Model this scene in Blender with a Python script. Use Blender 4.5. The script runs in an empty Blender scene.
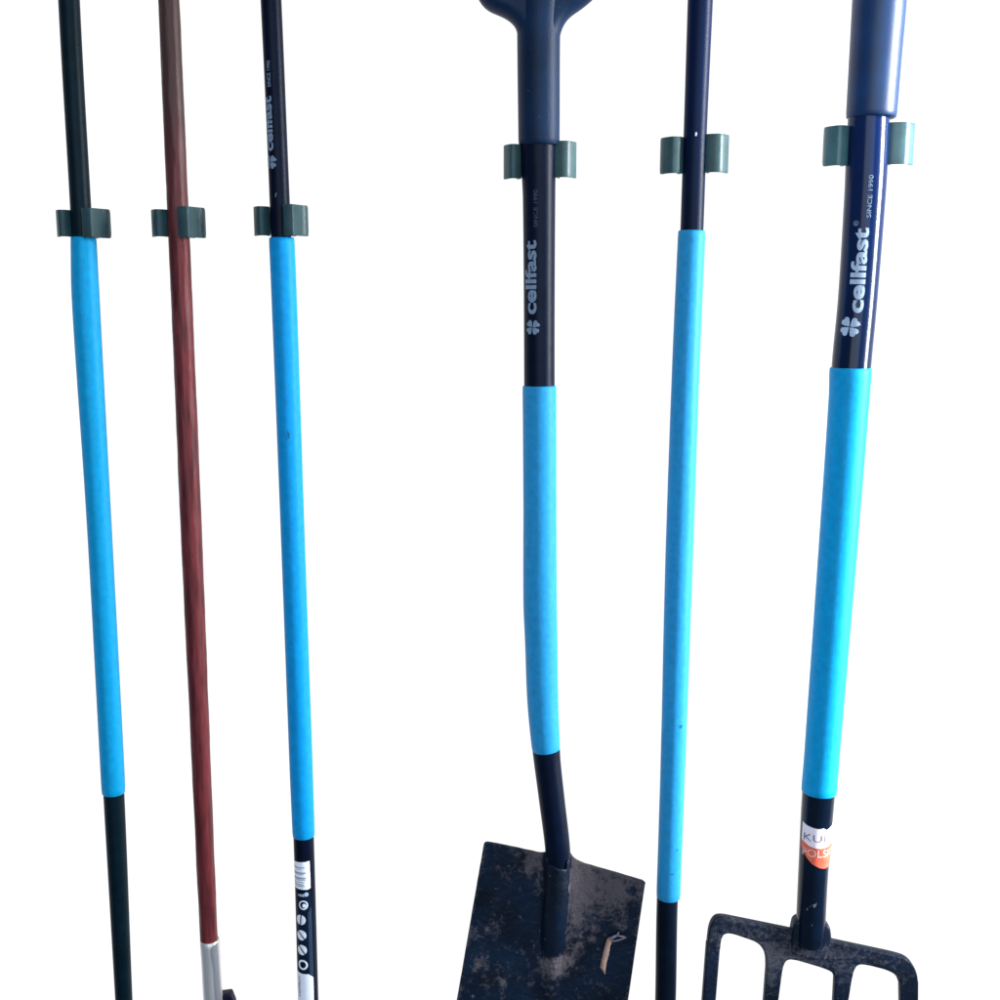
import bpy, bmesh, math, random
from mathutils import Vector, noise as mnoise
random.seed(4)
scene = bpy.context.scene
COL = scene.collection
R = math.radians

# ---------------------------------------------------------------- camera
T = 0.43; TH = R(9.8); D = 1.163; YT = -0.055; ZC = 1.2
CAM = Vector((0, YT - D*math.cos(TH), ZC + D*math.sin(TH)))
F = Vector((0, math.cos(TH), -math.sin(TH))); U = Vector((0, math.sin(TH), math.cos(TH))); RT = Vector((1, 0, 0))
cd = bpy.data.cameras.new('camera'); cam = bpy.data.objects.new('camera', cd); COL.objects.link(cam)
cam.location = CAM; cam.rotation_euler = (math.pi/2 - TH, 0, 0)
cd.sensor_width = 36; cd.lens = 18/T; cd.clip_end = 100; cd.clip_start = 0.02
scene.camera = cam

def depth(py, Y=YT):
    v = (500-py)/500*T
    return (Y - CAM.y)/(F.y + v*U.y)
def P(px, py, Y=YT):
    """metres on the vertical plane Y from measurements taken off the photograph"""
    u = (px-500)/500*T; v = (500-py)/500*T
    d = F + RT*u + U*v
    return CAM + d*((Y-CAM.y)/d.y)
def mm(py, Y=YT):            # metres per photo unit on that plane
    return depth(py, Y)*T/500

# ---------------------------------------------------------------- materials
def mat(name, col, rough=0.5, spec=0.3, var=0.15, nscale=60, bump=0.05, bscale=400, col2=None, stretch=None,
        metal=0, specks=None, dirt=None, dirtcol=(.12,.09,.09), drange=(.70,.90,.85), coat=0, zgrad=None):
    m = bpy.data.materials.new(name); m.use_nodes = True
    nt = m.node_tree; N = nt.nodes; L = nt.links
    b = N['Principled BSDF']
    b.inputs['Roughness'].default_value = rough
    b.inputs['Specular IOR Level'].default_value = spec
    b.inputs['Metallic'].default_value = metal
    b.inputs['Coat Weight'].default_value = coat
    b.inputs['Coat Roughness'].default_value = 0.12
    tc = N.new('ShaderNodeTexCoord'); mp = N.new('ShaderNodeMapping'); L.new(tc.outputs['Object'], mp.inputs[0])
    if stretch: mp.inputs['Scale'].default_value = stretch
    n = N.new('ShaderNodeTexNoise'); n.inputs['Scale'].default_value = nscale; n.inputs['Detail'].default_value = 6
    L.new(mp.outputs[0], n.inputs['Vector'])
    rmp = N.new('ShaderNodeMapRange'); rmp.inputs[1].default_value = .3; rmp.inputs[2].default_value = .7
    L.new(n.outputs['Fac'], rmp.inputs[0])
    mx = N.new('ShaderNodeMix'); mx.data_type = 'RGBA'
    c2 = col2 or tuple(c*(1-var*2) for c in col)
    mx.inputs['A'].default_value = (*c2, 1); mx.inputs['B'].default_value = (*[c*(1+var) if not col2 else c for c in col], 1)
    L.new(rmp.outputs[0], mx.inputs['Factor'])
    out = mx.outputs['Result']
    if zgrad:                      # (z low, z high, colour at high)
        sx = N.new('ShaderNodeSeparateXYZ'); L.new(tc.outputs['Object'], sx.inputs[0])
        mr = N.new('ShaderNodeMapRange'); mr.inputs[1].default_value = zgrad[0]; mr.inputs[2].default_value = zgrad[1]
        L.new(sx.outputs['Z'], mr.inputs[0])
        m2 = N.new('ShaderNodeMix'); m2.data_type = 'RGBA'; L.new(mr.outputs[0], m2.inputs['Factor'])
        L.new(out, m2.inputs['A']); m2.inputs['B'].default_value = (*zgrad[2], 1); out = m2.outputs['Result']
    if specks:                     # (scale, threshold, colour)
        v = N.new('ShaderNodeTexNoise'); v.inputs['Scale'].default_value = specks[0]; v.inputs['Detail'].default_value = 3
        L.new(mp.outputs[0], v.inputs['Vector'])
        r2 = N.new('ShaderNodeMapRange'); r2.inputs[1].default_value = specks[1]; r2.inputs[2].default_value = specks[1]+.06
        L.new(v.outputs['Fac'], r2.inputs[0])
        m3 = N.new('ShaderNodeMix'); m3.data_type = 'RGBA'; L.new(r2.outputs[0], m3.inputs['Factor'])
        L.new(out, m3.inputs['A']); m3.inputs['B'].default_value = (*specks[2], 1); out = m3.outputs['Result']
    if dirt:                       # dirt attribute x noise
        at = N.new('ShaderNodeAttribute'); at.attribute_name = 'dirt'
        nd = N.new('ShaderNodeTexNoise'); nd.inputs['Scale'].default_value = dirt; nd.inputs['Detail'].default_value = 9
        nd.inputs['Roughness'].default_value = .74; nd.inputs['Distortion'].default_value = .6
        L.new(mp.outputs[0], nd.inputs['Vector'])
        ad = N.new('ShaderNodeMath'); ad.operation = 'ADD'; L.new(at.outputs['Fac'], ad.inputs[0]); L.new(nd.outputs['Fac'], ad.inputs[1])
        r3 = N.new('ShaderNodeMapRange'); r3.inputs[1].default_value = drange[0]; r3.inputs[2].default_value = drange[1]; r3.inputs[4].default_value = drange[2]
        L.new(ad.outputs[0], r3.inputs[0])
        dn = N.new('ShaderNodeTexNoise'); dn.inputs['Scale'].default_value = dirt*5; dn.inputs['Detail'].default_value = 4
        L.new(mp.outputs[0], dn.inputs['Vector'])
        cr = N.new('ShaderNodeMix'); cr.data_type = 'RGBA'; L.new(dn.outputs['Fac'], cr.inputs['Factor'])
        cr.inputs['A'].default_value = (*[c*.35 for c in dirtcol], 1); cr.inputs['B'].default_value = (*[c*1.6 for c in dirtcol], 1)
        m4 = N.new('ShaderNodeMix'); m4.data_type = 'RGBA'; L.new(r3.outputs[0], m4.inputs['Factor'])
        L.new(out, m4.inputs['A']); L.new(cr.outputs['Result'], m4.inputs['B']); out = m4.outputs['Result']
        rr = N.new('ShaderNodeMapRange'); rr.inputs[3].default_value = rough; rr.inputs[4].default_value = .95
        L.new(r3.outputs[0], rr.inputs[0]); L.new(rr.outputs[0], b.inputs['Roughness'])
    L.new(out, b.inputs['Base Color'])
    if bump:
        bn = N.new('ShaderNodeTexNoise'); bn.inputs['Scale'].default_value = bscale; bn.inputs['Detail'].default_value = 4
        L.new(mp.outputs[0], bn.inputs['Vector'])
        bp = N.new('ShaderNodeBump'); bp.inputs['Strength'].default_value = bump; bp.inputs['Distance'].default_value = .002
        L.new(bn.outputs['Fac'], bp.inputs['Height']); L.new(bp.outputs[0], b.inputs['Normal'])
    return m

SP = 0.08
M = {}
M['black_teal']  = mat('black painted metal, teal cast', (.001,.0095,.0165), .45, SP)
M['black_navy']  = mat('black painted metal, navy cast', (.0012,.004,.016), .42, SP)
M['black_spade'] = mat('black painted spade shaft', (.0014,.005,.018), .4, SP)
M['black_blue']  = mat('black painted metal, blue cast', (.0014,.0055,.014), .42, SP, zgrad=(1.42,1.6,(.002,.009,.042)))
M['grip_spade']  = mat('spade grip plastic', (.003,.017,.052), .5, .14, nscale=35, bump=.12, specks=(300,.70,(.05,.07,.12)))
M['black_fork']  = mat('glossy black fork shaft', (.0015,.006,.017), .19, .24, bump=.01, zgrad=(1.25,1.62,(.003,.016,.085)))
M['grip_fork']   = mat('fork grip plastic', (.003,.031,.11), .42, .36, nscale=30, bump=.05)
def sleeve(name, c, **k):
    return mat(name, tuple(x*.8 for x in c), .5, .13, var=.06, nscale=160, bump=.12, bscale=300, specks=(330,.70,tuple(x*.45 for x in c)), **k)
M['blue_left']  = sleeve('sky blue sleeve left', (.001,.36,.72))
M['blue_third'] = sleeve('sky blue sleeve third', (.001,.335,.77))
M['blue_spade'] = sleeve('sky blue sleeve spade', (.022,.32,.66))
M['blue_fifth'] = sleeve('sky blue sleeve fifth', (.024,.33,.68))
M['blue_fork']  = sleeve('sky blue sleeve fork', (.002,.36,.72))
M['wood'] = mat('varnished red brown wood', (.17,.024,.028), .45, .2, nscale=60, col2=(.055,.009,.012), stretch=(4,4,.45), bump=.3, bscale=60,
                zgrad=(1.42,1.60,(.055,.024,.024)), specks=(60,.68,(.02,.006,.008)))
M['ferrule'] = mat('brushed aluminium', (.64,.61,.60), .4, .5, var=.08, metal=.55, stretch=(1,1,.1), bump=.08)
M['ferrule_fold'] = mat('shaded aluminium fold', (.30,.31,.35), .5, .3, var=.15, metal=.5, stretch=(1,1,.1), bump=.08)  # darker copy of the ferrule metal, shade put into its colour
M['clip'] = mat('dimly lit grey green clip plastic', (.021,.055,.064), .42, .22, var=.12)  # one plastic in three tones, brightening to the right put into the colour
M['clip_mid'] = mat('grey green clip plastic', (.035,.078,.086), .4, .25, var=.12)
M['clip_fork'] = mat('brightly lit grey green clip plastic', (.055,.135,.152), .32, .45, var=.12)  # palest copy, light from the right put into its colour
M['print'] = mat('pale print', (.42,.52,.68), .6, .2, var=.12, nscale=900, bump=0)
M['print_dim'] = mat('worn pale print', (.20,.27,.38), .6, .2, var=.25, nscale=1200, bump=0)
M['print_faint'] = mat('rubbed off print', (.06,.085,.15), .6, .2, var=.5, nscale=1500, bump=0)
M['label_white'] = mat('white sticker paper', (.86,.88,.95), .5, .3, var=.03, bump=0)
M['label_pale'] = mat('pale lilac sticker paper', (.88,.76,.82), .5, .3, var=.04, bump=0)
M['label_orange'] = mat('orange sticker paper', (.80,.13,.07), .45, .3, var=.18, nscale=120, bump=0)
M['label_ink'] = mat('dark grey ink', (.22,.17,.22), .6, .2, bump=0)
M['label_worn'] = mat('worn pale print on orange', (.85,.50,.46), .5, .3, var=.25, nscale=700, bump=0)
M['label_line'] = mat('grey ink lines', (.30,.32,.42), .6, .2, var=.3, nscale=1500, bump=0)
M['label_navy'] = mat('navy sticker film', (.003,.012,.035), .4, .1, var=.2, bump=0)
M['label_slate'] = mat('slate sticker edge', (.025,.05,.09), .5, .2, var=.3, nscale=800, bump=0)
M['blade'] = mat('worn blackened steel blade', (.0018,.0095,.026), .45, .2, var=.3, nscale=22, bump=.45, bscale=190, dirt=150, dirtcol=(.105,.088,.10), drange=(.60,.80,.85), specks=(150,.69,(.05,.08,.12)))
M['fork_steel'] = mat('soiled dark forged steel', (.0035,.010,.027), .5, .18, var=.3, nscale=30, bump=.5, bscale=170, dirt=190, dirtcol=(.085,.085,.105), drange=(.58,.82,.85), specks=(260,.68,(.06,.08,.12)))
M['tine_steel'] = M['fork_steel']
M['leaf'] = mat('dried straw', (.46,.25,.20), .8, .1, var=.2, nscale=160, col2=(.27,.20,.17), bump=.3, bscale=300)
M['leaf_pale'] = mat('pale torn straw fibre', (.22,.19,.25), .8, .1, var=.3, nscale=300)
M['navy_block'] = mat('navy black moulded socket', (.002,.003,.02), .5, .2)
M['chip'] = mat('bare metal chip', (.6,.65,.7), .4, .5, bump=0)
M['chip_dim'] = mat('worn spot', (.10,.12,.15), .6, .3, bump=0)
M['scar'] = mat('scar in blue sleeve', (.01,.12,.25), .7, .1, bump=0)

w = bpy.data.materials.new('self-glowing white wall'); w.use_nodes = True
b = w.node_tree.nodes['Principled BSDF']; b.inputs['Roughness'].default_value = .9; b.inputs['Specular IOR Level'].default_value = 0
b.inputs['Base Color'].default_value = (.12,.12,.12,1); b.inputs['Emission Color'].default_value = (1,1,1,1); b.inputs['Emission Strength'].default_value = .99  # wall gives off its own white light, so no shadows show on it

# ---------------------------------------------------------------- helpers
def link(name, me, m=None, parent=None, smooth=True):
    o = bpy.data.objects.new(name, me); COL.objects.link(o)
    if m: me.materials.append(m)
    if parent: o.parent = parent; o.matrix_parent_inverse = parent.matrix_world.inverted()
    if smooth:
        for p in me.polygons: p.use_smooth = True
    return o
def thing(name, label, cat, loc=(0,0,0), group=None):
    o = bpy.data.objects.new(name, None); COL.objects.link(o); o.location = loc; o.empty_display_size = .05
    bpy.context.view_layer.update()
    o['label'] = label; o['category'] = cat
    if group: o['group'] = group
    return o
def mesh(name, verts, faces):
    me = bpy.data.meshes.new(name); me.from_pydata([tuple(v) for v in verts], [], faces); me.update(); return me

class Tube:
    """A round shaft measured as (py, left edge, right edge)."""
    def __init__(s, rows, Y=YT):
        s.rows = rows; s.Y = Y
    def row(s, py):
        r = s.rows
        if py <= r[0][0]: i = 0
        elif py >= r[-1][0]: i = len(r)-2
        else: i = max(k for k in range(len(r)-1) if r[k][0] <= py)
        i = min(i, len(r)-2)
        t = (py-r[i][0])/(r[i+1][0]-r[i][0])
        if 0 <= t <= 1 and len(r) > 2:     # hermite
            def tang(k, c):
                a = max(k-1, 0); b_ = min(k+1, len(r)-1)
                return (r[b_][c]-r[a][c])/(r[b_][0]-r[a][0])
            h = r[i+1][0]-r[i][0]; out = []
            for c in (1, 2):
                p0, p1, m0, m1 = r[i][c], r[i+1][c], tang(i, c)*h, tang(i+1, c)*h
                out.append((2*t**3-3*t*t+1)*p0+(t**3-2*t*t+t)*m0+(-2*t**3+3*t*t)*p1+(t**3-t*t)*m1)
            return out
        return [r[i][c]+(r[i+1][c]-r[i][c])*t for c in (1, 2)]
    def centre(s, py):
        a, b_ = s.row(py); return P((a+b_)/2, py, s.Y)
    def rad(s, py):
        a, b_ = s.row(py); return (b_-a)/2*mm(py, s.Y)*.985
    def frame(s, py):
        t = (s.centre(py+2)-s.centre(py-2)).normalized()
        side = Vector((1,0,0)); side = (side - t*side.dot(t)).normalized()
        front = t.cross(side); front = -front if front.y > 0 else front
        return s.centre(py), side, front, s.rad(py)
    def surf(s, arc, py, lift=.0002):
        """arc: photo units round the surface from its front line"""
        c, side, front, r = s.frame(py)
        a = arc*mm(py, s.Y)/r
        return c + (side*math.sin(a) + front*math.cos(a))*(r+lift)

def tube(name, tb, p0, p1, m, parent, ext=0.0, step=6, seg=56, caps=3, wob=0.0, cap_r=.0022, seed=0):
    n = max(2, int(abs(p1-p0)/step)); V = []; Fc = []
    pys = [p0+(p1-p0)*i/n for i in range(n+1)]
    ringspec = [(pys[0], k) for k in range(caps)] + [(p, None) for p in pys] + [(pys[-1], -1-k) for k in range(caps)]
    rings = []
    def ring(py, shrink, slide):
        c, side, front, r = tb.frame(py); up = front.cross(side)
        if up.z < 0: up = -up
        c = c + up*slide
        out = []
        for j in range(seg):
            a = 2*math.pi*j/seg
            d = side*math.cos(a)+front*math.sin(a)
            rr = r+ext-shrink
            if wob: rr += wob*(mnoise.noise(Vector((d.x*2+seed*7, d.y*2, py*.03)))+.5*mnoise.noise(Vector((d.x*4, d.y*4+seed, py*.12))))
            out.append(c+d*rr)
        return out
    cr = min(cap_r, .6*tb.rad(p0))
    for k in range(caps):
        a = math.pi/2*k/caps; rings.append(ring(p0, cr*(1-math.sin(a)), -cr*(1-math.cos(a))))
    k0 = len(rings)
    for py in pys[1:-1] if cr else pys: rings.append(ring(py, 0, 0))
    for k in range(caps-1, -1, -1):
        a = math.pi/2*k/caps; rings.append(ring(p1, cr*(1-math.sin(a)), cr*(1-math.cos(a))))
    for r_ in rings: V += r_
    for i in range(len(rings)-1):
        for j in range(seg):
            a, b_ = i*seg+j, i*seg+(j+1) % seg
            Fc.append((a, b_, b_+seg, a+seg))
    Fc.append(tuple(range(seg))); Fc.append(tuple(range(len(V)-1, len(V)-seg-1, -1)))
    me = mesh(name, V, Fc)
    bm = bmesh.new(); bm.from_mesh(me); bmesh.ops.recalc_face_normals(bm, faces=bm.faces); bm.to_mesh(me); bm.free()
    o = link(name, me, m, parent)
    me.polygons[-1].use_smooth = False; me.polygons[-2].use_smooth = False
    return o

def decal_bm(polys):
    bm = bmesh.new()
    for poly in polys:
        vs = [bm.verts.new((x, y, 0)) for x, y in poly]
        try: bm.faces.new(vs)
        except ValueError: pass
    return bm
def decal(name, tb, bm, m, parent, lift=.0002, dx=1.0, dy=5.0):
    """flat print in (arc, py) units laid round the shaft"""
    bmesh.ops.triangulate(bm, faces=bm.faces)
    xs = [v.co.x for v in bm.verts]; ys = [v.co.y for v in bm.verts]
    for lo, hi, st, no in ((min(xs), max(xs), dx, (1,0,0)), (min(ys), max(ys), dy, (0,1,0))):
        k = math.ceil(lo/st)
        while k*st < hi:
            bmesh.ops.bisect_plane(bm, geom=bm.verts[:]+bm.edges[:]+bm.faces[:], plane_co=(no[0]*k*st, no[1]*k*st, 0), plane_no=no)
            k += 1
    for v in bm.verts: v.co = tb.surf(v.co.x, v.co.y, lift)
    bmesh.ops.recalc_face_normals(bm, faces=bm.faces)
    me = bpy.data.meshes.new(name); bm.to_mesh(me); bm.free()
    o = link(name, me, m, parent, smooth=False)
    o.parent = parent; return o

def text_mesh(s, offset=0.0, spacing=1.0):
    cu = bpy.data.curves.new('t', 'FONT'); cu.body = s; cu.offset = offset; cu.space_character = spacing; cu.resolution_u = 6
    o = bpy.data.objects.new('t', cu); COL.objects.link(o); bpy.context.view_layer.update()
    me = bpy.data.meshes.new_from_object(o.evaluated_get(bpy.context.evaluated_depsgraph_get()))
    bpy.data.objects.remove(o); bpy.data.curves.remove(cu)
    return me
def writing(name, tb, s, py0, py1, base, top, m, parent, offset=0.0, spacing=1.0, lift=.0002, yref=None, horizontal=False, dx=1.0, dy=5.0):
    """text running up the shaft from py0 (start) to py1 (end); base/top = arc of its foot and its ascender"""
    me = text_mesh(s, offset, spacing); bm = bmesh.new(); bm.from_mesh(me); bpy.data.meshes.remove(me)
    bmesh.ops.remove_doubles(bm, verts=bm.verts, dist=1e-5)
    x0 = min(v.co.x for v in bm.verts); x1 = max(v.co.x for v in bm.verts)
    y0 = min(v.co.y for v in bm.verts); y1 = max(v.co.y for v in bm.verts)
    for v in bm.verts:
        fx = (v.co.x-x0)/(x1-x0); fy = (v.co.y-y0)/(y1-y0)
        if horizontal:       # reads across the shaft: py0 foot, py1 top; base/top = arc of start and end
            v.co = Vector((base+(top-base)*fx, py0+(py1-py0)*fy, 0))
        else:
            v.co = Vector((base+(top-base)*fy, py0+(py1-py0)*fx, 0))
    return decal(name, tb, bm, m, parent, lift, dx, dy)
def clover(tb, a, py, size, m, parent, name='emblem', lift=.0002):
    polys = []
    heart = [(0.06,0),(.42,-.30),(.70,-.46),(.92,-.38),(1.0,-.18),(.90,0),(1.0,.18),(.92,.38),(.70,.46),(.42,.30)]
    for k in range(4):
        an = R(45+90*k+4)
        polys.append([(a+size/2*(x*math.cos(an)-y*1.02*math.sin(an)), py+size/2*(x*math.sin(an)+y*1.02*math.cos(an))) for x, y in heart])
    polys.append([(a+size*.10, py-size*.04), (a+size*.45, py-size*.16), (a+size*.52, py-size*.12), (a+size*.12, py+size*.03)])
    return decal(name, tb, decal_bm(polys), m, parent, lift)
def disc(a, py, r, n=24, r2=0):
    o = [(a+r*math.cos(2*math.pi*k/n), py+r*math.sin(2*math.pi*k/n)) for k in range(n)]
    if not r2: return [o]
    i = [(a+r2*math.cos(2*math.pi*k/n), py+r2*math.sin(2*math.pi*k/n)) for k in range(n)]
    return [[o[k], o[(k+1) % n], i[(k+1) % n], i[k]] for k in range(n)]

def plate(name, splines, Y, thick, m, parent, bev=0.002, res=3, dens=None):
    """flat forged / moulded shape from photo outlines (first outline, then holes), rounded edges"""
    cu = bpy.data.curves.new('c', 'CURVE'); cu.dimensions = '2D'; cu.fill_mode = 'BOTH'
    k = 1000.0
    s_ = mm(950, Y)
    for sp in splines:
        s = cu.splines.new('POLY'); s.points.add(len(sp)-1); s.use_cyclic_u = True
        for p_, (x, y) in zip(s.points, sp): p_.co = (x, -y, 0, 1)
    bp = bev/s_
    cu.extrude = max(thick/2/s_-bp, .01); cu.bevel_depth = bp; cu.bevel_resolution = res; cu.offset = -bp
    o = bpy.data.objects.new('c', cu); COL.objects.link(o); bpy.context.view_layer.update()
    me = bpy.data.meshes.new_from_object(o.evaluated_get(bpy.context.evaluated_depsgraph_get()))
    bpy.data.objects.remove(o); bpy.data.curves.remove(cu)
    me.materials.clear()
    for v in me.vertices:
        q = P(v.co.x, -v.co.y, Y); q.y -= v.co.z*s_; v.co = q
    bm = bmesh.new(); bm.from_mesh(me); bmesh.ops.remove_doubles(bm, verts=bm.verts, dist=1e-5)
    bmesh.ops.recalc_face_normals(bm, faces=bm.faces); bm.to_mesh(me); bm.free()
    me.name = name
    o = link(name, me, m, parent)
    try: me.set_sharp_from_angle(angle=R(40))
    except Exception: pass
    return o
def smooth_poly(pts, n=6, closed=True, r=None):
    """round the corners of an outline"""
    out = []; L_ = len(pts)
    for i in range(L_):
        x, y = pts[i][:2]; rr = pts[i][2] if len(pts[i]) > 2 else (r or 0)
        if not rr: out.append((x, y)); continue
        a = Vector(pts[i-1][:2]); b_ = Vector((x, y)); c = Vector(pts[(i+1) % L_][:2])
        d1 = min(rr, (a-b_).length*.49); d2 = min(rr, (c-b_).length*.49)
        p0 = b_+(a-b_).normalized()*d1; p2 = b_+(c-b_).normalized()*d2
        for k in range(n+1):
            t = k/n; q = p0*(1-t)**2+b_*2*t*(1-t)+p2*t*t; out.append((q.x, q.y))
    return out
def dirt_attr(o, fn):
    me = o.data; at = me.attributes.new('dirt', 'FLOAT', 'POINT')
    for i, v in enumerate(me.vertices):
        at.data[i].value = fn(v.co)
def px_of(co):
    d = co-CAM; z = d.dot(F); return 500+d.x/z/T*500, 500-d.dot(U)/z/T*500

# ---------------------------------------------------------------- the wall behind
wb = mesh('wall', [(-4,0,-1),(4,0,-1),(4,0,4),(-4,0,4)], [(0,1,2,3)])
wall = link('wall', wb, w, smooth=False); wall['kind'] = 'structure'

# ---------------------------------------------------------------- tools
T1 = Tube([(-90,55.5,77),(0,58.5,79.5),(200,70,90.5),(500,86.5,108),(793,103.5,124),(1000,115.5,132.3),(1200,127,141.5)])
T1b = Tube([(236,71,96),(300,72.3,99.3),(520,87,111),(780,101.3,124.6),(796,102.3,125)])
g = 'long-handled garden tools with blue sleeves'
t = thing('garden_tool', 'black tool handle with a long sky blue sleeve, leftmost tool, no writing on it', 'garden tool', P(100,1200,YT))
tube('shaft', T1, -90, 1200, M['black_teal'], t)
tube('sleeve', T1b, 237, 793, M['blue_left'], t, wob=.00007, cap_r=.0016, seed=1)

T2 = Tube([(-90,154,175.5),(0,158.3,179.5),(200,166.8,188),(300,171.2,192.3),(520,180.3,201.3),(780,192.5,211.3),(942,200.4,217.6),(1200,214,229)])
t = thing('garden_tool', 'reddish brown wooden tool handle ending in a bright metal ferrule', 'garden tool', P(225,1200,YT))
tube('handle', T2, -90, 960, M['wood'], t, wob=.0004, seed=2)
T2f = Tube([(936,199.6,219.3),(960,201.3,220.5),(1000,203.4,222.8),(1200,214.5,230.5)])
tf = tube('ferrule', T2f, 939, 1180, M['ferrule'], t, cap_r=.0008)
# overlapping seam of the rolled metal, plus painted grey shade on the right
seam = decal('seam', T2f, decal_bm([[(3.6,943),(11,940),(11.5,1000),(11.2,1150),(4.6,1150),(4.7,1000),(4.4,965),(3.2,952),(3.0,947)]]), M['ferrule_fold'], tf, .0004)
blk = plate('bracket', [smooth_poly([(220,992.5,2),(231.5,991,2),(235.5,1001,2),(241,1060,4),(236,1110,4),(222,1110)])], YT+.006, .012, M['navy_block'], t)

T3 = Tube([(-90,255,276.5),(0,260.5,281.5),(200,269.5,289.8),(500,280,303),(838,293.4,314),(1000,298,318.5),(1200,304,324)])
T3b = Tube([(236,268.8,294.5),(300,271.5,297),(520,280.2,304.3),(780,290,313.2),(839,292.7,315)])
t = thing('garden_tool', 'black and blue tool handle with a barcode sticker and a white label at its foot', 'garden tool', P(314,1200,YT))
s3 = tube('shaft', T3, -90, 1200, M['black_navy'], t)
sl = tube('sleeve', T3b, 237.5, 836, M['blue_third'], t, wob=.00006, cap_r=.0016, seed=3)
decal('scratch', T3b, decal_bm([[(0,429),(2.2,432),(2.6,437),(1.4,437.5),(.8,433)],[(-1,434),(0.2,438),(-.4,439)]]), M['scar'], sl, .0004)
clover(T3, -6.8, 163, 14.5, M['print_dim'], s3)
writing('lettering', T3, 'cellfast', 152, 97.5, -2.2, -12.4, M['print_dim'], s3, .031, 1.0)
writing('small_lettering', T3, 'SINCE 1990', 88.5, 62.5, -2.2, -6.0, M['print_dim'], s3, .01)
decal('paint_chip', T3, decal_bm([[(-2.5,195),(-1.2,193),(-.6,194.5),(-1.6,198),(-2.8,198)]]), M['chip_dim'], s3)
lb = decal('barcode_label', T3, decal_bm([[(-12.5,858),(-11,858),(6.8,857),(7.2,870),(7.2,884),(4,885),(-12,884)]]), M['label_white'], s3, .00025)
bars = []
for y0, h, a0, a1 in ((862.5,1.1,-11,1.8),(864.6,.5,-8,-2),(867.6,1.3,-11,2.5),(869.4,.6,-10,1),(872.8,1.5,-11,2.6),(875,.6,-9,2.5),(877.3,.7,-11,1.5),(879.4,.9,-11,.5),(881,.8,-10,1.5)):
    bars.append([(a0,y0),(a1,y0),(a1,y0+h),(a0,y0+h)])
decal('barcode', T3, decal_bm(bars), M['label_line'], lb, .0004)
film = decal('icon_label', T3, decal_bm([[(-9.5,888),(7.6,886.5),(8.2,960),(7.8,972),(5.4,971.5),(3,968),(-9.5,966)]]), M['label_navy'], s3, .0002)
decal('label_edge', T3, decal_bm([[(3.8,908),(7.4,902),(7.9,971),(5.4,970.5),(4,967)]]), M['label_slate'], film, .00032)
decal('label_code', T3, decal_bm([[(-6,889.5),(-4.8,889.5),(-4.8,891),(-6,891)],[(-4.2,889.2),(-2,889.2),(-2,891.6),(-4.2,891.6)],[(-1.4,889.2),(.6,889),(.6,891.6),(-1.4,891.8)]]+disc(2.7,889.5,2.1)), M['print'], film, .00034)
ic = disc(-.5,900,4.6,r2=3.4)+disc(.4,900.5,2)
for cy in (914.8,930,944.6):
    sgn = 1
    n = 20; rr = 5.0; ang = {914.8:math.pi/2+.1, 930:.85, 944.6:.9}[cy]
    for sd in (-1, 1):       # two halves of the disc either side of a slanted bar
        pts = []
        for k in range(n+1):
            th = -math.pi/2+.13+(math.pi-.26)*k/n
            x, y = math.cos(th)*rr, math.sin(th)*rr
            if sd < 0: x = -x
            pts.append((-3.6+.015*(cy-915)+x*math.cos(math.pi/2+ang)-y*math.sin(math.pi/2+ang), cy+x*math.sin(math.pi/2+ang)+y*math.cos(math.pi/2+ang)))
        ic.append(pts)
ic += disc(-2.6,959.3,5.0,r2=3.2)
decal('icons', T3, decal_bm(ic), M['label_white'], film, .00036)
wl = decal('label_white', T3, decal_bm([[(-12,966.5),(-6,968),(3,968.5),(5.4,972),(7.6,972.5),(7.4,1160),(-12,1160)]]), M['label_white'], s3, .0003)
wl.name = 'paper_label'
writing('lettering', T3, 'cellfast', 992, 971, -5.8, -9.6, M['label_line'], wl, .02, lift=.0004)
clover(T3, -6.5, 998.5, 6, M['label_ink'], wl, lift=.0004)

# ---- spade
T4g = Tube([(10,517,562),(30,516.7,560.6),(140,518,560),(147,518.2,559.6)])
T4 = Tube([(100,521,557.5),(145,520,556.5),(200,522.5,555.6),(385,523.8,555),(600,524,556.5),(700,527.5,558),(740,531,560),(760,533.4,560.8),(800,538.7,565),(850,545,570.5),(868,544.6,570),(885,544.2,569.5),(905,543.5,568.5)])
T4b = Tube([(384,522.2,556.6),(500,523,556.7),(600,523,557.2),(640,524.6,557.8),(700,526.9,558.6),(740,530.6,560),(754,532.4,561)])
t = thing('spade', 'square-bladed spade with a bent black and blue shaft and a soiled dark blade', 'spade', P(540,1140,YT))
s4 = tube('shaft', T4, 100, 886, M['black_spade'], t)
tube('sleeve', T4b, 385.5, 750, M['blue_spade'], t, wob=.00007, cap_r=.0016, seed=4)
clover(T4, -7.5, 327, 15.5, M['print_dim'], s4)
writing('lettering', T4, 'cellfast', 314, 241, -3.2, -17.0, M['print_dim'], s4, .031)
writing('small_lettering', T4, 'SINCE 1990', 228, 191, -2.0, -6.0, M['print_faint'], s4, .004)
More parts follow.
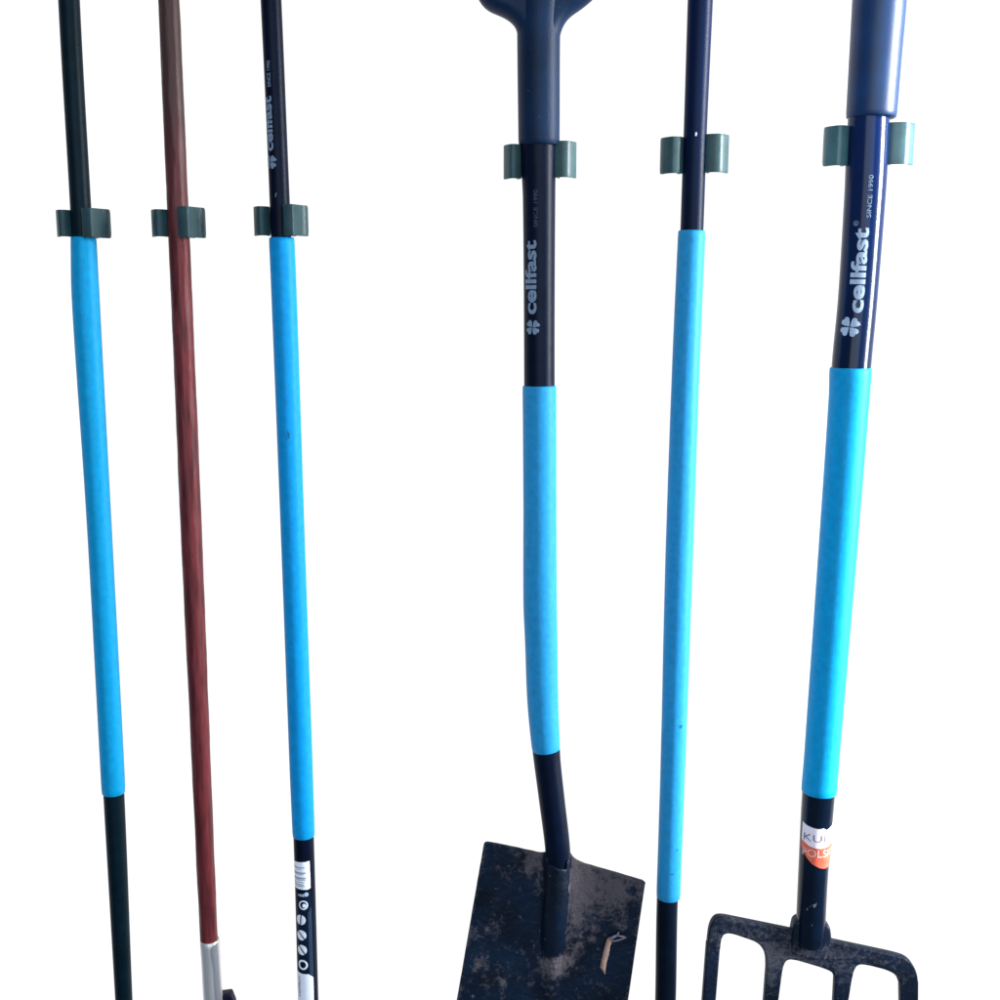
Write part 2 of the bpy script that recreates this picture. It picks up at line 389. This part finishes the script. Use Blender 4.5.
# grip: round neck flaring into a D handle
outer = smooth_poly([(518,150),(517,34,14),(505,19,10),(484,9,10),(470,-16,14),(462,-95,16),(480,-135,20),(600,-135,20),(617,-95,16),(609,-16,14),(586,6,10),(568,18,10),(560.5,34,14),(559.8,150)])
gt = tube('grip', T4g, -10, 146, M['grip_spade'], t, cap_r=.002)
outer = smooth_poly([(519,60),(517.3,29,9),(508,19,9),(484,9,10),(470,-16,14),(462,-95,16),(480,-135,20),(600,-135,20),(617,-95,16),(609,-16,14),(586,6,10),(568,18,9),(560.3,32,9),(558,60)])
hole = smooth_poly([(500,-28,12),(488,-50,10),(486,-92,12),(594,-92,12),(592,-50,10),(580,-28,12)])
gh = plate('handle', [outer, hole], YT, .032, M['grip_spade'], t, bev=.0145, res=6)
# blade
NU, NV = 220, 210
V = []; Fc = []; dirt = []
def bl_left(v):
    return 484.5+(457-484.5)/(159)*(v*275), 841.5+v*275
def bl_right(v):
    return 645.5+(628-645.5)/(119)*(v*262), 881.5+v*262
def sm(x): x = max(0, min(1, x)); return x*x*(3-2*x)
blobs = [(548,862,16,.30),(530,872,22,.20),(575,875,20,.34),(595,885,28,.25),(622,886,22,.25),(583,900,14,.26),(574,925,14,.24),(572,950,12,.24),
         (556,968,13,.42),(545,966,6,.3),(567,963,7,.3),(508,876,9,.24),(480,967,13,.22),(503,985,10,.22),(497,925,9,.16),(618,925,12,.16),(640,900,8,.15),(496,868,4,.3),
         (520,850,12,.12),(500,940,7,.12),(610,905,14,.14),(577,880,10,.2),(528,866,9,.22),(592,942,5,.2),(478,905,7,.10)]
Yb = YT+.004
CXS = [(845,557.7),(885,556.9),(930,554.3),(970,552.2)]
for j in range(NV+1):
    v = (j/NV)
    l = bl_left(v); r = bl_right(v)
    for i in range(NU+1):
        u = i/NU
        px = l[0]+(r[0]-l[0])*u; py = l[1]+(r[1]-l[1])*u
        # rounded top corners, small fillets beside the socket
        e = max(0, 4-abs(px-l[0])) if j == 0 else 0
        for (ya, xa), (yb, xb) in zip(CXS, CXS[1:]):
            if ya <= py: cx = xa+(xb-xa)*min(1, (py-ya)/(yb-ya))
        if py < CXS[0][0]: cx = CXS[0][1]
        m_ = mm(py); dxx = abs(px-cx)*m_
        R_ = 12.75*m_-.0009+.0010*sm((py-858)/26); hw = 14
        off = .004+.016*sm((py-900)/72)          # socket sinks into the blade
        k_ = .0012
        a_ = (math.sqrt(R_*R_-dxx*dxx) if dxx < R_ else -.05*(dxx-R_)/.01)+.004-off+.004*0
        a_ = (a_ if dxx < R_ else -.02)+(.004 if dxx < R_ else 0)*(1-sm((py-900)/72))
        a_ += .006*(1-(2*u-1)**2) if dxx < R_ else 0
        ridge = .5*(a_+math.sqrt(a_*a_+k_*k_))
        skirt = .004*(1-sm((py-880)/100))*math.exp(-((dxx/.018)**2))
        end = .0022*math.exp(-(((px-553)/11)**2+((py-966)/6)**2))*(1+mnoise.noise(Vector((px*.3,py*.3,0))))
        rough = .0004*mnoise.noise(Vector((px*.12,py*.12,3)))+.0006*mnoise.noise(Vector((px*.04,py*.03,1)))
        dish = -.006*(1-(2*u-1)**2)
        q = P(px, py, Yb); 
        q.y += -ridge-skirt-end-rough-dish-.0
        if j == 0 and (px < cx-hw or px > cx+hw): pass
        fil = 9*math.exp(-max(0, px-571)/5) if px > 566 else 0
        if px < 548: fil = 3*math.exp(-max(0, 545-px)/4)
        q.z += fil*mm(py)*max(0, 1-j/5)
        # ease the sharp corners
        cu_, cv_ = min(u, 1-u)*165, v*275
        if cu_ < 4 and cv_ < 4: q.z -= (4-cu_)**2/8*(1-cv_/4)*mm(py)
        V.append(q)
        d = sum(a*math.exp(-(((px-bx)/s)**2+((py-by)/s)**2)) for bx, by, s, a in blobs)
        edge = min(u*165, (1-u)*165, v*275)
        d += .16*math.exp(-(edge/3)**2)
        d += .22*mnoise.noise(Vector((px*.03,py*.02,9)))
        d = d*.62+.035+.10*mnoise.noise(Vector((px*.11,py*.05,4)))
        d -= .5*math.exp(-((px-cx)/(11+3*(1-sm((py-868)/16))))**6)*(1-sm((py-935)/28))
        dirt.append(d)
for j in range(NV):
    for i in range(NU):
        a = j*(NU+1)+i; Fc.append((a, a+1, a+NU+2, a+NU+1))
me = mesh('blade', V, Fc); bl = link('blade', me, M['blade'], t)
at = me.attributes.new('dirt', 'FLOAT', 'POINT')
for i, d in enumerate(dirt): at.data[i].value = d
so = bl.modifiers.new('thick', 'SOLIDIFY'); so.thickness = .002; so.offset = 1
if me.polygons[0].normal.y < 0: so.offset = -1

# dry straw stuck on the blade
def strip(name, pts, hw, m, parent, Y, jag=.6):
    V = []; Fc = []
    n = len(pts)
    for i, (x, y) in enumerate(pts):
        a = Vector(pts[max(0, i-1)]); b_ = Vector(pts[min(n-1, i+1)]); d = (b_-a).normalized(); nn = Vector((-d.y, d.x))
        ww = hw[i]
        for k, s in enumerate((-1, -.4, .4, 1)):
            q = P(x+nn.x*ww*s+random.uniform(-jag, jag)*.3, y+nn.y*ww*s, Y); q.y -= .0012*(1-s*s)
            V.append(q)
    for i in range(n-1):
        for k in range(3):
            a = i*4+k; Fc.append((a, a+1, a+5, a+4))
    o = link(name, mesh(name, V, Fc), m, parent)
    s_ = o.modifiers.new('thick', 'SOLIDIFY'); s_.thickness = .0008; s_.offset = 0
    return o
lf = thing('straw', 'short bent bit of dry brown straw stuck to the dark spade blade', 'straw', P(606,955,YT-.003))
yl = Yb-.0006
strip('stem', [(604.8,973.5),(602.8,967),(604.2,960),(606,953),(607.5,946),(609.3,940.5),(610.5,938)], [.3,2.7,2.9,2.8,2.6,2.6,2.2], M['leaf'], lf, yl)
strip('fibre', [(609.5,939.5),(613,937),(617,935.2),(619,931.5)], [2.0,1.4,1.1,.2], M['leaf_pale'], lf, yl-.0004)
strip('fibre', [(611.5,941.5),(617,940.3),(622,938.8),(626.5,936.8)], [.9,.8,.8,.3], M['leaf_pale'], lf, yl-.0004)
strip('fibre', [(617,935.2),(621,936.2),(625,936.4)], [.9,.7,.3], M['leaf_pale'], lf, yl-.0006)

# ---- fifth
T5 = Tube([(-90,690.5,717),(0,687.6,713),(130,683.6,707),(200,681.2,704.6),(230,680.2,703.5),(560,667,691),(905,656.5,677.8),(1000,655,676),(1200,650,669)])
T5b = Tube([(230,678,705.6),(360,672.2,700),(560,665.2,693),(760,660.5,685.6),(890,656.5,680.6),(900,656.2,680)])
t = thing('garden_tool', 'slim black and blue tool handle hanging between the spade and the fork', 'garden tool', P(660,1200,YT))
s5 = tube('shaft', T5, -90, 1200, M['black_blue'], t)
sl = tube('sleeve', T5b, 230.5, 897.5, M['blue_fifth'], t, wob=.00007, cap_r=.0016, seed=5)
for q_ in ([(3.5,721),(6.5,720.5),(6.8,723.5),(4,724.5)],[(5,844),(6,844),(6,845.4),(5,845.4)],[(1,868),(1.9,868),(1.9,869.2),(1,869.2)]):
    decal('scratch', T5b, decal_bm([q_]), M['scar'], sl, .0004)
decal('paint_chip', T5, decal_bm([[(-1.6,134),(-.2,133.6),(.2,136),(-.8,138),(-2,137)]]), M['chip'], s5)

# ---- fork
T6g = Tube([(-90,857,911),(0,852.6,906),(60,849.4,900.8),(118,846.2,896)])
T6 = Tube([(100,849,890),(170,845.6,887),(200,844.2,885),(300,838,877),(366,831.8,870.8),(560,819.5,854.5),(796,802,834.5),(870,798.4,828.2),(940,795.4,824.5),(960,794.6,823.8)])
T6n = T6
T6b = Tube([(366,829.8,871.7),(400,828.8,869),(560,818,856),(760,804,839),(792,801.3,836.6),(797,801,836.2)])
t = thing('garden_fork', 'digging fork with four flat tines, blue sleeve and a torn orange and white sticker', 'garden fork', P(815,1230,YT))
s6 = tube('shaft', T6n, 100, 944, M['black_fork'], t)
tube('sleeve', T6b, 367.5, 792, M['blue_fork'], t, wob=.00006, cap_r=.0016, seed=6)
tube('grip', T6g, -60, 118.5, M['grip_fork'], t, cap_r=.0025)
plate('handle', [smooth_poly([(856,-40),(850,-66,10),(820,-90,20),(816,-160,20),(835,-190,20),(950,-190,20),(966,-160,20),(960,-90,20),(918,-66,10),(912,-40)]),
                 smooth_poly([(850,-104,12),(844,-150,12),(936,-150,12),(934,-104,12)])], YT, .034, M['grip_fork'], t, bev=.0145, res=5)
clover(T6, -10.8, 327, 20.5, M['print'], s6)
writing('lettering', T6, 'cellfast', 313, 229, .6, -14.6, M['print'], s6, .032)
writing('small_lettering', T6, 'SINCE 1990', 219, 177, 1.2, -3.2, M['print_dim'], s6, .004)
decal('registered_mark', T6, decal_bm(disc(-12.6,224.5,2.6,r2=1.9)), M['print_dim'], s6)
writing('registered_letter', T6, 'R', 226.0, 223.0, -11.4, -13.8, M['print_dim'], s6, .01)
# torn round sticker
a_l, a_r = -19, 19
top = [(-19,818.5),(-14,820.5),(-8,821.5),(-2,822.2),(2,821.6),(3.4,821.2),(4.2,823.4),(6,823.6),(9,822.4),(13,820.8),(16,819.5),(19,818)]
mid = [(19,836),(16,838),(10,840.2),(3,841.5),(-3,841.5),(-10,840),(-19,836)]
low = [(19,855),(16,859),(12,861.5),(7,862),(1,860.5),(-6,857),(-12,851.5),(-19,843)]
stk = decal('sticker', T6, decal_bm([top+mid]), M['label_pale'], s6, .0006, dx=1.2, dy=3)
decal('orange_field', T6, decal_bm([list(reversed(mid))+low]), M['label_orange'], stk, .0007, dx=1.2, dy=3)
writing('lettering', T6, 'KUPUJ', 837.5, 828.5, -16, 24, M['label_ink'], stk, .0, lift=.0009, horizontal=True)
writing('lettering', T6, 'POLSKIE', 850.5, 843, -16.5, 24, M['label_worn'], stk, .01, lift=.0009, horizontal=True)
decal('paint_chip', T6, decal_bm([[(-9,902.5),(-7.4,901),(-7,903),(-8.4,904.5)],[(-6,899),(-4.6,898.6),(-5,900.6)],[(-3.4,897.6),(-.6,896.6),(1,895.4),(.4,898.4),(-1.4,900.6)],[(-3.5,917),(-2.4,917),(-2.6,919)]]), M['chip_dim'], s6)
# forged head: crossbar and four tines out of one sheet of steel; every tine is a part
bar = smooth_poly([(706,948),(708.5,925,9),(714,915.5,8),(722,914.6,6),(795,929.5,3),(800,931),(829,938),(832,939.5,3),(893,952.5,8),(908,957,10),(916,970,8),(917.4,984),
                   (899.2,984,0),(895.5,973.5,6),(886,968.3,6),(866,963.2,6),(856.5,962.5,5),(852.6,970,5),(851.6,976),
                   (833.4,976),(831.6,970.5,5),(822,966.3,6),(795,958.3,5),(786.5,957.6,5),(783,963,4),(781.2,972),
                   (765.8,972,0),(765.4,953,8),(758,941,8),(731,931.8,6),(723.5,932,4),(720.6,938,4),(719.6,948)])
YF = YT+.002
hd = plate('crossbar', [bar], YF, .010, M['fork_steel'], t, bev=.0022)
def tine(pts):
    return plate('tine', [pts], YF, .0098, M['tine_steel'], t, bev=.0022)
tines = [tine([(706.1,942),(719.9,942),(715.2,1000),(706,1150),(697,1225),(690,1150),(701.8,1000)]),
         tine([(765.9,964),(782.4,964),(777.6,1000),(768,1160),(762,1235),(755,1160),(763.2,1000)]),
         tine([(834.1,970),(852.3,970),(847.4,1000),(840,1165),(834,1240),(827,1165),(832.6,1000)]),
         tine([(898.9,980),(917.3,980),(917.2,1000),(916,1165),(911,1245),(902,1165),(899.2,1000)])]
for o in [hd]+tines:
    def fn(co):
        px, py = px_of(co)
        d = sum(a*math.exp(-(((px-bx)/s)**2+((py-by)/s)**2)) for bx, by, s, a in
                ((772,945,16,.28),(772,965,9,.28),(812,952,16,.22),(845,965,12,.28),(735,925,12,.12),(715,935,8,.12),(902,978,7,.2),(805,945,10,.15),(860,950,12,.12)))
        return d+.07-.10*sm((py-960)/30)*(1 if not (760 < px < 782) else .6)
    dirt_attr(o, fn)
# welded collar between shaft and crossbar
so_ = plate('socket', [smooth_poly([(790,950,3),(790.5,930,5),(793,919,3),(798,916,2),(822,920,3),(828.5,923,4),(830,934,3),(828.5,946,3),(823.5,957.5,2),(799,954,4)], n=5)], YT+.0015, .016, M['fork_steel'], t, bev=.003)
dirt_attr(so_, lambda c: .16 if px_of(c)[1] > 944 else 0.02)

# ---------------------------------------------------------------- clips
def clip(label, tb, l0, l1, r1, r0, yl, yr, m, r1front=True, hook=0.0):
    """spring clip fixed on the wall; l0/l1 outer/inner edge of left lip, r1/r0 of right lip"""
    pyc = (yl[0]+yl[1])/2
    c, side, front, r = tb.frame(pyc)
    o = thing('tool_clip', label, 'clip', (c.x, 0, c.z), 'spring clips on the wall')
    def X(px, y): return P(px, pyc, y).x
    yc = tb.Y
    th = .0024
    # profiles as (x, y) in metres, wall at 0, from base to lip tip
    def arm(side_):
        s = -1 if side_ == 'l' else 1
        if side_ == 'l':
            y_p = yc-.0015; y_t = yc-.006; y_e = yc+.004
            xin = min(X(l1, y_p), c.x-r-.0005); xout = X(l0, y_e)
            xpin = xin+.001
        else:
            f = r1front
            y_p = (yc-r*.95-.002) if f else (yc-.004); y_t = y_p-.003; y_e = yc+.003
            xin = X(r1, y_p); xout = X(r0, y_e)
            xpin = xin
        bx = c.x+s*(r*.55); sx = c.x+s*(r+.003)
        pts = [(bx-s*.004, -.0065), (c.x+s*(r+.001), -.009), (sx, yc+r*.9), (c.x+s*(r+.0025), yc+.001)]
        if side_ == 'r' and r1front:
            pts += [(c.x+s*(r+.001), yc-r*.6), (xpin+.0015, y_p+.0015), (xpin+.001, y_t), (xpin+(xout-xpin)*.4, y_t-.0015), (xpin+(xout-xpin)*.5, y_t),
                    (xout-.004, y_e-.006), (xout-.0008, y_e-.002), (xout, y_e+.004)]
        else:
            pts += [(xpin, y_p), (xpin+(xout-xpin)*.22, y_t), (xpin+(xout-xpin)*.55, y_t-.001), (xpin+(xout-xpin)*.85, y_e-.005), (xout-s*.0003, y_e), (xout, y_e+.005)]
        # catmull
        out = []
        for i in range(len(pts)-1):
            p0 = Vector(pts[max(0,i-1)]); p1 = Vector(pts[i]); p2 = Vector(pts[i+1]); p3 = Vector(pts[min(len(pts)-1,i+2)])
            for k in range(7):
                u = k/7
                out.append(.5*((2*p1)+(p2-p0)*u+(2*p0-5*p1+4*p2-p3)*u*u+(-p0+3*p1-3*p2+p3)*u**3))
        out.append(Vector(pts[-1]))
        return out
    def ribbon(name, pl, zt, zb):
        n = len(pl); V = []; Fc = []
        NZ = 10
        for i, p_ in enumerate(pl):
            a = pl[max(0,i-1)]; b_ = pl[min(n-1,i+1)]; d = (b_-a).normalized(); nn = Vector((-d.y, d.x))
            tin = 1.0
            endd = (n-1-i)
            cut = max(0, 5-endd)/5       # rounded outer corners
            inset = (1-math.sqrt(max(0, 1-cut*cut)))*.0035
            for k in range(NZ+1):
                z = zb+inset+(zt-zb-2*inset)*k/NZ
                q = p_
                lift_ = .006*sm((q.y-(yc+.004))/.012)*(1-k/NZ)
                V.append((q.x, q.y, z+lift_))
        for i in range(n-1):
            for k in range(NZ):
                a = i*(NZ+1)+k; Fc.append((a, a+1, a+NZ+2, a+NZ+1))
        ob = link(name, mesh(name, V, Fc), m, o)
        sf = ob.modifiers.new('thick', 'SOLIDIFY'); sf.thickness = th; sf.offset = 0
        bv = ob.modifiers.new('round', 'BEVEL'); bv.width = .0008; bv.segments = 2; bv.limit_method = 'ANGLE'; bv.angle_limit = R(50)
        return ob
    zl = [P(500, y, yc-.004).z for y in yl]; zr = [P(500, y, yc-.008).z for y in yr]
    ribbon('arm', arm('l'), zl[0]-.0004, zl[1]+.0004)
    ribbon('arm', arm('r'), zr[0]-.0004, zr[1]+.0004)
    zb, zt = zl[1]+.008, zl[0]-.001; hw = r*.95
    bm = bmesh.new(); bmesh.ops.create_cube(bm, size=1)
    for v in bm.verts: v.co = Vector((c.x+v.co.x*2*hw*.8, -.005+v.co.y*.0098, (zb+zt)/2+v.co.z*(zt-zb)))
    bmesh.ops.bevel(bm, geom=bm.edges[:], offset=.0015, segments=2, affect='EDGES')
    me = bpy.data.meshes.new('base'); bm.to_mesh(me); bm.free(); link('base', me, m, o, smooth=False)
    return o
clip('dimly lit grey green clip gripping the leftmost black and blue handle', T1, 57.6, 69.5, 83.5, 108.3, (209.5,237), (208,238.2), M['clip'])
clip('dimly lit grey green clip gripping the brown wooden handle', T2, 152.5, 166, 179.5, 203.5, (209,237), (206.5,238), M['clip'])
clip('dimly lit grey green clip gripping the black handle above the third blue sleeve from the left', T3, 254.8, 267.5, 284.2, 306.5, (206,236), (204.3,236.2), M['clip'])
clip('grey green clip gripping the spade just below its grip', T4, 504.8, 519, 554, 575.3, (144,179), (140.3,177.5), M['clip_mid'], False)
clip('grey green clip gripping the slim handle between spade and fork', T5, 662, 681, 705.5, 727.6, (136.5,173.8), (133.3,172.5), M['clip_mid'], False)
clip('brightly lit green clip gripping the garden fork below its grip, rightmost clip', T6, 825.6, 846.5, 889, 913.2, (125.3,166), (121.5,164.5), M['clip_fork'], False)

# ---------------------------------------------------------------- light
def area(name, loc, target, sx, sy, power, col, spread=180):
    l = bpy.data.lights.new(name, 'AREA'); l.shape = 'RECTANGLE'; l.size = sx; l.size_y = sy; l.energy = power; l.color = col; l.spread = R(spread)
    o = bpy.data.objects.new(name, l); COL.objects.link(o); o.location = loc
    o.rotation_euler = (Vector(target)-Vector(loc)).to_track_quat('-Z', 'Y').to_euler(); return o
area('front_fill', (.12,-2.6,1.75), (0,0,1.15), 2.4, 2.4, 54, (.80,.93,1))  # broad fill lamp, added to brighten the blue sleeves from the front
area('side_window', (.80,-.20,1.33), (.36,-.06,1.27), .13, 1.1, 4.2, (.95,.98,1), 42)
wd = bpy.data.worlds.new('World'); scene.world = wd; wd.use_nodes = True
bg = wd.node_tree.nodes['Background']; bg.inputs[0].default_value = (.55,.7,1,1); bg.inputs[1].default_value = .22

scene.view_settings.view_transform = 'Standard'; scene.view_settings.look = 'None'; scene.view_settings.exposure = 0
scene.render.resolution_x = 1024; scene.render.resolution_y = 1024
